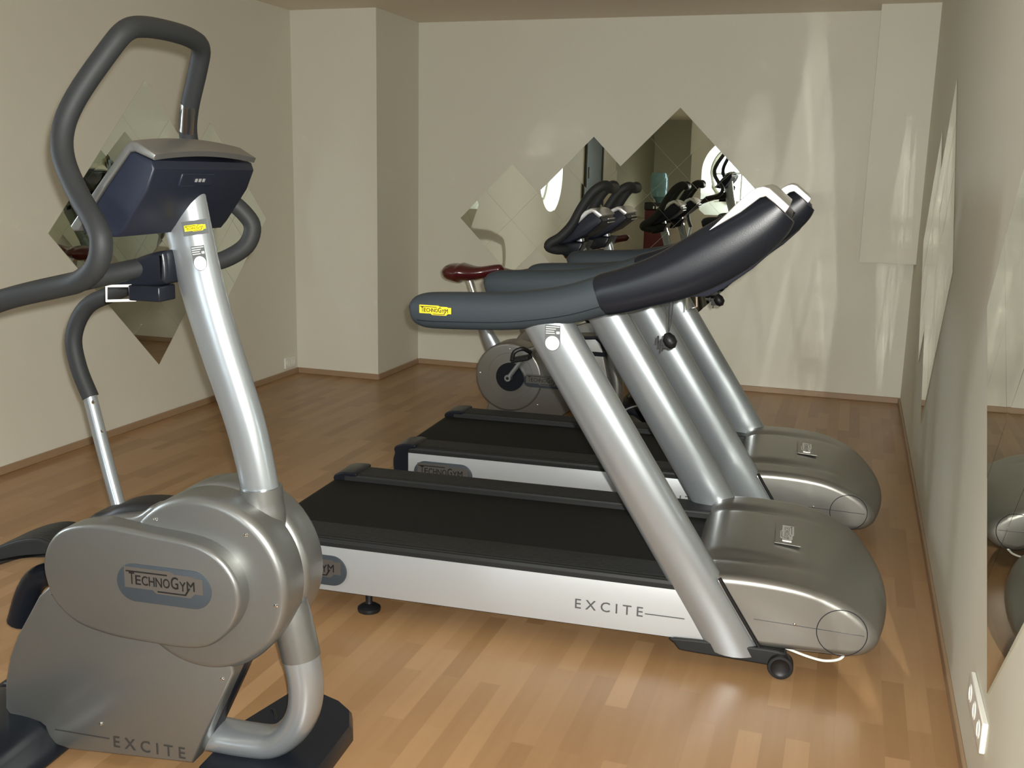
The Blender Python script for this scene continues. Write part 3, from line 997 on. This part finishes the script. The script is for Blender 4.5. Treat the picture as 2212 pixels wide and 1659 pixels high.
# ------------------------------------------------------------------ upright exercise bikes
def build_bike(label, dx, y, seat_dz, con_dz):
    b = root('exercise_bike', (dx - 1.70, y, 0), 0, label, 'exercise bike', 'upright exercise bikes by the back wall')
    def U(pts):
        return [(x + 1.70, z) for x, z in pts]
    def U3(pts):
        return [(x + 1.70, v, z) for x, v, z in pts]
    VC = .09
    # drum and front housing
    fr = part('drum_housing', U(circle(-1.905, .345, .212, 56)), 0, .18, M['hood'], b, .018, 4, 50)
    bodyp = [(-2.03, .20), (-2.045, .14), (-2.02, .075), (-1.98, .06), (-1.68, .06), (-1.64, .085), (-1.47, .20), (-1.30, .24), (-1.288, .37), (-1.32, .50), (-1.335, .57), (-1.362, .622), (-1.47, .622), (-1.60, .60), (-1.80, .53), (-1.95, .45)]
    sh = part('side_housing', U(bodyp), .008, .172, M['hood'], b, .012, 3, 40)
    part('top_cover', U([(-1.62, .612), (-1.36, .632), (-1.325, .60), (-1.31, .55), (-1.33, .548), (-1.352, .59), (-1.38, .612), (-1.60, .592)]), .0, .18, M['dark'], b, .006, 2)
    MB().box(.18, .385, -.001, .008, .515, .540).build('trim_strip', M['dark'], sh)
    for x, z in ((-1.90, .518), (-2.085, .36), (-1.41, .49), (-1.72, .19)):
        screw(fr if x < -1.8 else sh, x + 1.70, .001 if x < -1.8 else .009, z, .006)
    mb = MB().add(*sweep([(x, .0, z) for x, z in U(circle(-1.893, .355, .14, 40))], .001, res=6, closed=True))
    mb.build('seam', M['labgrey'], fr)
    bd = part('badge', [(x + 1.70, z) for x, z in stadium(-1.81, -1.56, .298, .373)], -.002, .02, M['badge'], b, .0015, 2)
    logo(bd, Matrix.Translation((-1.785 + 1.70, -.0022, .332)) @ FACE, .20, M['plate'], M['ink'])
    # crank, arm and pedal
    cd = side_disc('crank_disc', -1.890 + 1.70, .0, .352, .086, .025, M['dark'], b)
    an = math.radians(54)
    for s in (-1, 1):
        v = -.045 if s < 0 else .225
        ex, ez = (-1.89 + .165 * math.cos(an) * -s, .352 + .165 * math.sin(an) * -s)
        mb = MB().add(*sweep(U3([(-1.89, v, .352), (ex, v, ez)]), .014, res=12))
        mb.add(*sweep(U3([(-1.89, v - .018, .352), (-1.89, v + .018, .352)]), .020, res=18))
        ca = mb.build('crank_arm', M['tube'], b)
        lathe('crank_bolt', [(.0001, 0), (.009, 0), (.009, .003), (.0001, .003)], M['black'], ca, Matrix.Translation((-1.89 + 1.70, v - .019, .352)) @ FACE, 14)
        mb = MB()
        q = Matrix.Translation((ex + 1.70, v - s * -.055, ez)) @ Matrix.Rotation(math.radians(-14), 4, 'Y')
        mb.box(-.055, .055, -.045, .045, -.014, .014, q)
        pd = mb.build('pedal', M['black'], b, bevel=.006)
        tp = [(q @ Vector(p)) for p in ((-.045, -.045, .0), (-.03, -.02, .045), (.02, .0, .055), (.05, .04, .02))]
        mb = MB().add(*sweep(cr([tuple(p) for p in tp], 4), .013, res=8))
        mb.build('pedal_strap', M['black'], pd)
    # seat post
    tube('seat_collar', U3([(-2.00, VC, .44), (-2.085, VC, .60), (-2.125, VC, .70)]), [.062, .044, .040], M['tube'], b, res=20, ry=.035, ref=(0, 1, 0))
    tube('seat_tube', U3([(-2.12, VC, .66), (-2.155, VC, .80)]), .034, M['tube'], b, res=20)
    tube('seat_post', U3([(-2.15, VC, .78), (-2.208, VC, .94 + seat_dz)]), .0235, M['chrome'], b, res=8)
    # seat: saddle with wide back and slim nose
    V, F = [], []
    prof = [(-2.365, .0, .0), (-2.355, .060, .026), (-2.325, .105, .045), (-2.27, .125, .052), (-2.21, .110, .047), (-2.15, .078, .038), (-2.09, .052, .033), (-2.03, .040, .031), (-1.995, .030, .026), (-1.975, .0, .0)]
    prof = cr(prof, 4)
    res = 24
    for x, w, h in prof:
        zt = .962 + seat_dz + .010 * math.cos((x + 2.33) / .34 * PI * 2) - (.012 if x < -2.25 else 0) + (x + 2.2) * .05
        for k in range(res):
            a = 2 * PI * k / res
            V.append((x + 1.70, VC + max(w, .0005) * math.cos(a), zt + max(h, .0005) * math.sin(a) * (1.0 if math.sin(a) > 0 else 1.15)))
    for i in range(len(prof) - 1):
        for k in range(res):
            F.append((i * res + k, i * res + (k + 1) % res, (i + 1) * res + (k + 1) % res, (i + 1) * res + k))
    F += [tuple(range(res)), tuple(range((len(prof) - 1) * res, len(prof) * res))]
    link_mesh('saddle', V, F, M['maroon'], b, 60)
    # front tube and feet
    tube('front_tube', cr(U3([(-1.38, VC, .63), (-1.325, VC, .56), (-1.28, VC, .44), (-1.255, VC, .30), (-1.27, VC, .16), (-1.30, VC, .10)]), 4), .038, M['hood'], b, res=20)
    part('front_foot', [(x, z) for x, z in U([(-1.38, .0), (-1.12, .0), (-1.10, .025), (-1.14, .06), (-1.20, .10), (-1.34, .11), (-1.38, .06)])], VC - .27, VC + .27, M['dark'], b, .02, 3)
    part('rear_foot', [(x, z) for x, z in U([(-2.06, .0), (-1.90, .0), (-1.90, .05), (-1.96, .075), (-2.04, .06)])], VC - .25, VC + .25, M['dark'], b, .02, 3)
    tube('foot_link', U3([(-1.95, VC, .05), (-1.26, VC, .05)]), .035, M['dark'], b, res=12)
    # console post of flat chromed section
    tube('console_post', U3([(-1.545, VC, 1.26 + con_dz), (-1.36, VC, .60)]), .030, M['tube'], b, res=24, ry=.026, ref=(0, 1, 0), power=5)
    MB().box(.165, .205, VC - .03, VC + .03, 1.10, 1.125).build('post_knob', M['black'], b, bevel=.004)
    z_ = con_dz
    body = U([(-1.60, 1.195 + z_), (-1.50, 1.265 + z_), (-1.43, 1.335 + z_), (-1.405, 1.347 + z_), (-1.362, 1.318 + z_), (-1.345, 1.295 + z_), (-1.37, 1.268 + z_), (-1.44, 1.212 + z_), (-1.54, 1.165 + z_), (-1.60, 1.155 + z_)])
    cb = part('console', body, -.07, .25, M['darkb'], b, .01, 3)
    part('console_trim', U([(-1.600, 1.200 + z_), (-1.51, 1.285 + z_), (-1.45, 1.348 + z_), (-1.415, 1.364 + z_), (-1.385, 1.356 + z_), (-1.350, 1.328 + z_), (-1.366, 1.313 + z_), (-1.405, 1.342 + z_), (-1.43, 1.330 + z_), (-1.50, 1.262 + z_)]), -.074, .254, M['trim'], cb, .004, 2)
    mb = MB()
    for v in (.0, .02):
        mb.box(.358 - .02 * 0, .364, .04, .20, 1.302 + z_ - v, 1.306 + z_ - v)
    mb.build('vent_lines', M['trim'], cb)
    # looped hand grips on both sides, joined across the top
    half = [(-1.335, 1.475, .06), (-1.345, 1.490, .09), (-1.372, 1.485, .12), (-1.42, 1.445, .135), (-1.475, 1.36, .145), (-1.52, 1.27, .16), (-1.58, 1.20, .18), (-1.635, 1.165, .19), (-1.645, 1.140, .185), (-1.60, 1.125, .15), (-1.545, 1.130, .08)]
    far = [(x, VC + w, z + z_) for x, z, w in half]
    nea = [(x, VC - w, z + z_) for x, z, w in half]
    tube('handlebar', cr(U3(nea[::-1] + far), 4), .028, M['foam'], b, res=16)
    part('handle_base', U([(-1.63, 1.15 + z_), (-1.60, 1.10 + z_), (-1.57, 1.085 + z_), (-1.49, 1.105 + z_), (-1.46, 1.17 + z_), (-1.55, 1.17 + z_)]), -.03, .21, M['dark'], b, .012, 3)
    tube('power_cord', cr(U3([(-1.26, .02, .14), (-1.20, .0, .20), (-1.12, .0, .24), (-1.06, .02, .22), (-1.04, .04, .02)]), 5), .006, M['tube'], b, res=8)
    return b
build_bike('nearer exercise bike with shiny maroon saddle, round silver drum just behind the treadmills', 0, 5.72, 0, 0)
build_bike('farther exercise bike, mostly hidden, its lower maroon saddle showing over the treadmill handrails', -.02, 6.47, -.085, -.01)

# ------------------------------------------------------------------ small things
def outlet(name, u0, u1, z0, z1, n, side, label):
    mb = MB()
    S = (lambda a, b: (XR - b, XR - a)) if side == 'right' else (lambda a, b: (XL + a, XL + b))
    x0, x1 = S(0, .014)
    mb.box(x0, x1, u0, u1, z0, z1)
    o = mb.build(name, M['white'], bevel=.003)
    tag(o, label, 'power outlet')
    w = (u1 - u0) / n
    for i in range(n):
        c = u0 + w * (i + .5)
        xx = XR - .0135 if side == 'right' else XL + .0135
        T = Matrix.Translation((xx, c, (z0 + z1) / 2)) @ Matrix.Rotation(-PI / 2 if side == 'right' else PI / 2, 4, 'Y')
        lathe('socket', [(.0001, -.010), (.019, -.010), (.019, .003), (.022, .003), (.024, 0), (.0001, .0)][:5], M['white'], o, T, 24)
        mb = MB()
        for dy in (-.0095, .0095):
            mb.box(dy - .0025, dy + .0025, -.0025, .0025, -.0098, -.0088, T @ Matrix.Rotation(PI / 2, 4, 'Z'))
        mb.build('socket_holes', M['black'], o)
    return o
outlet('power_outlet', 2.475, 2.755, .212, .292, 3, 'right', 'white three-gang socket plate low on the right wall, under the near mirror')
outlet('power_outlet', 6.655, 6.80, .062, .142, 2, 'left', 'beige double socket low on the left wall beside the corner column')

# water cooler seen only in the back mirror
wc = root('water_cooler', (-3.15, -2.0, 0), 0, 'water cooler with blue bottle on dark red cabinet, seen only in the back wall mirror', 'water cooler')
MB().box(-.17, .17, -.17, .17, 0, 1.0).build('cabinet', M['darkred'], wc, bevel=.01)
MB().box(-.18, .18, -.18, .18, 1.0, 1.12).build('cooler_head', M['black'], wc, bevel=.01)
lathe('bottle', [(.0001, 1.12), (.05, 1.12), (.06, 1.16), (.13, 1.22), (.135, 1.30), (.128, 1.32), (.135, 1.34), (.135, 1.52), (.12, 1.56), (.0001, 1.57)], M['bluew'], wc)
mb = MB().box(-.03, -.01, .17, .20, 1.02, 1.06).box(.02, .04, .17, .20, 1.02, 1.06)
mb.build('tap', M['chrome'], wc)
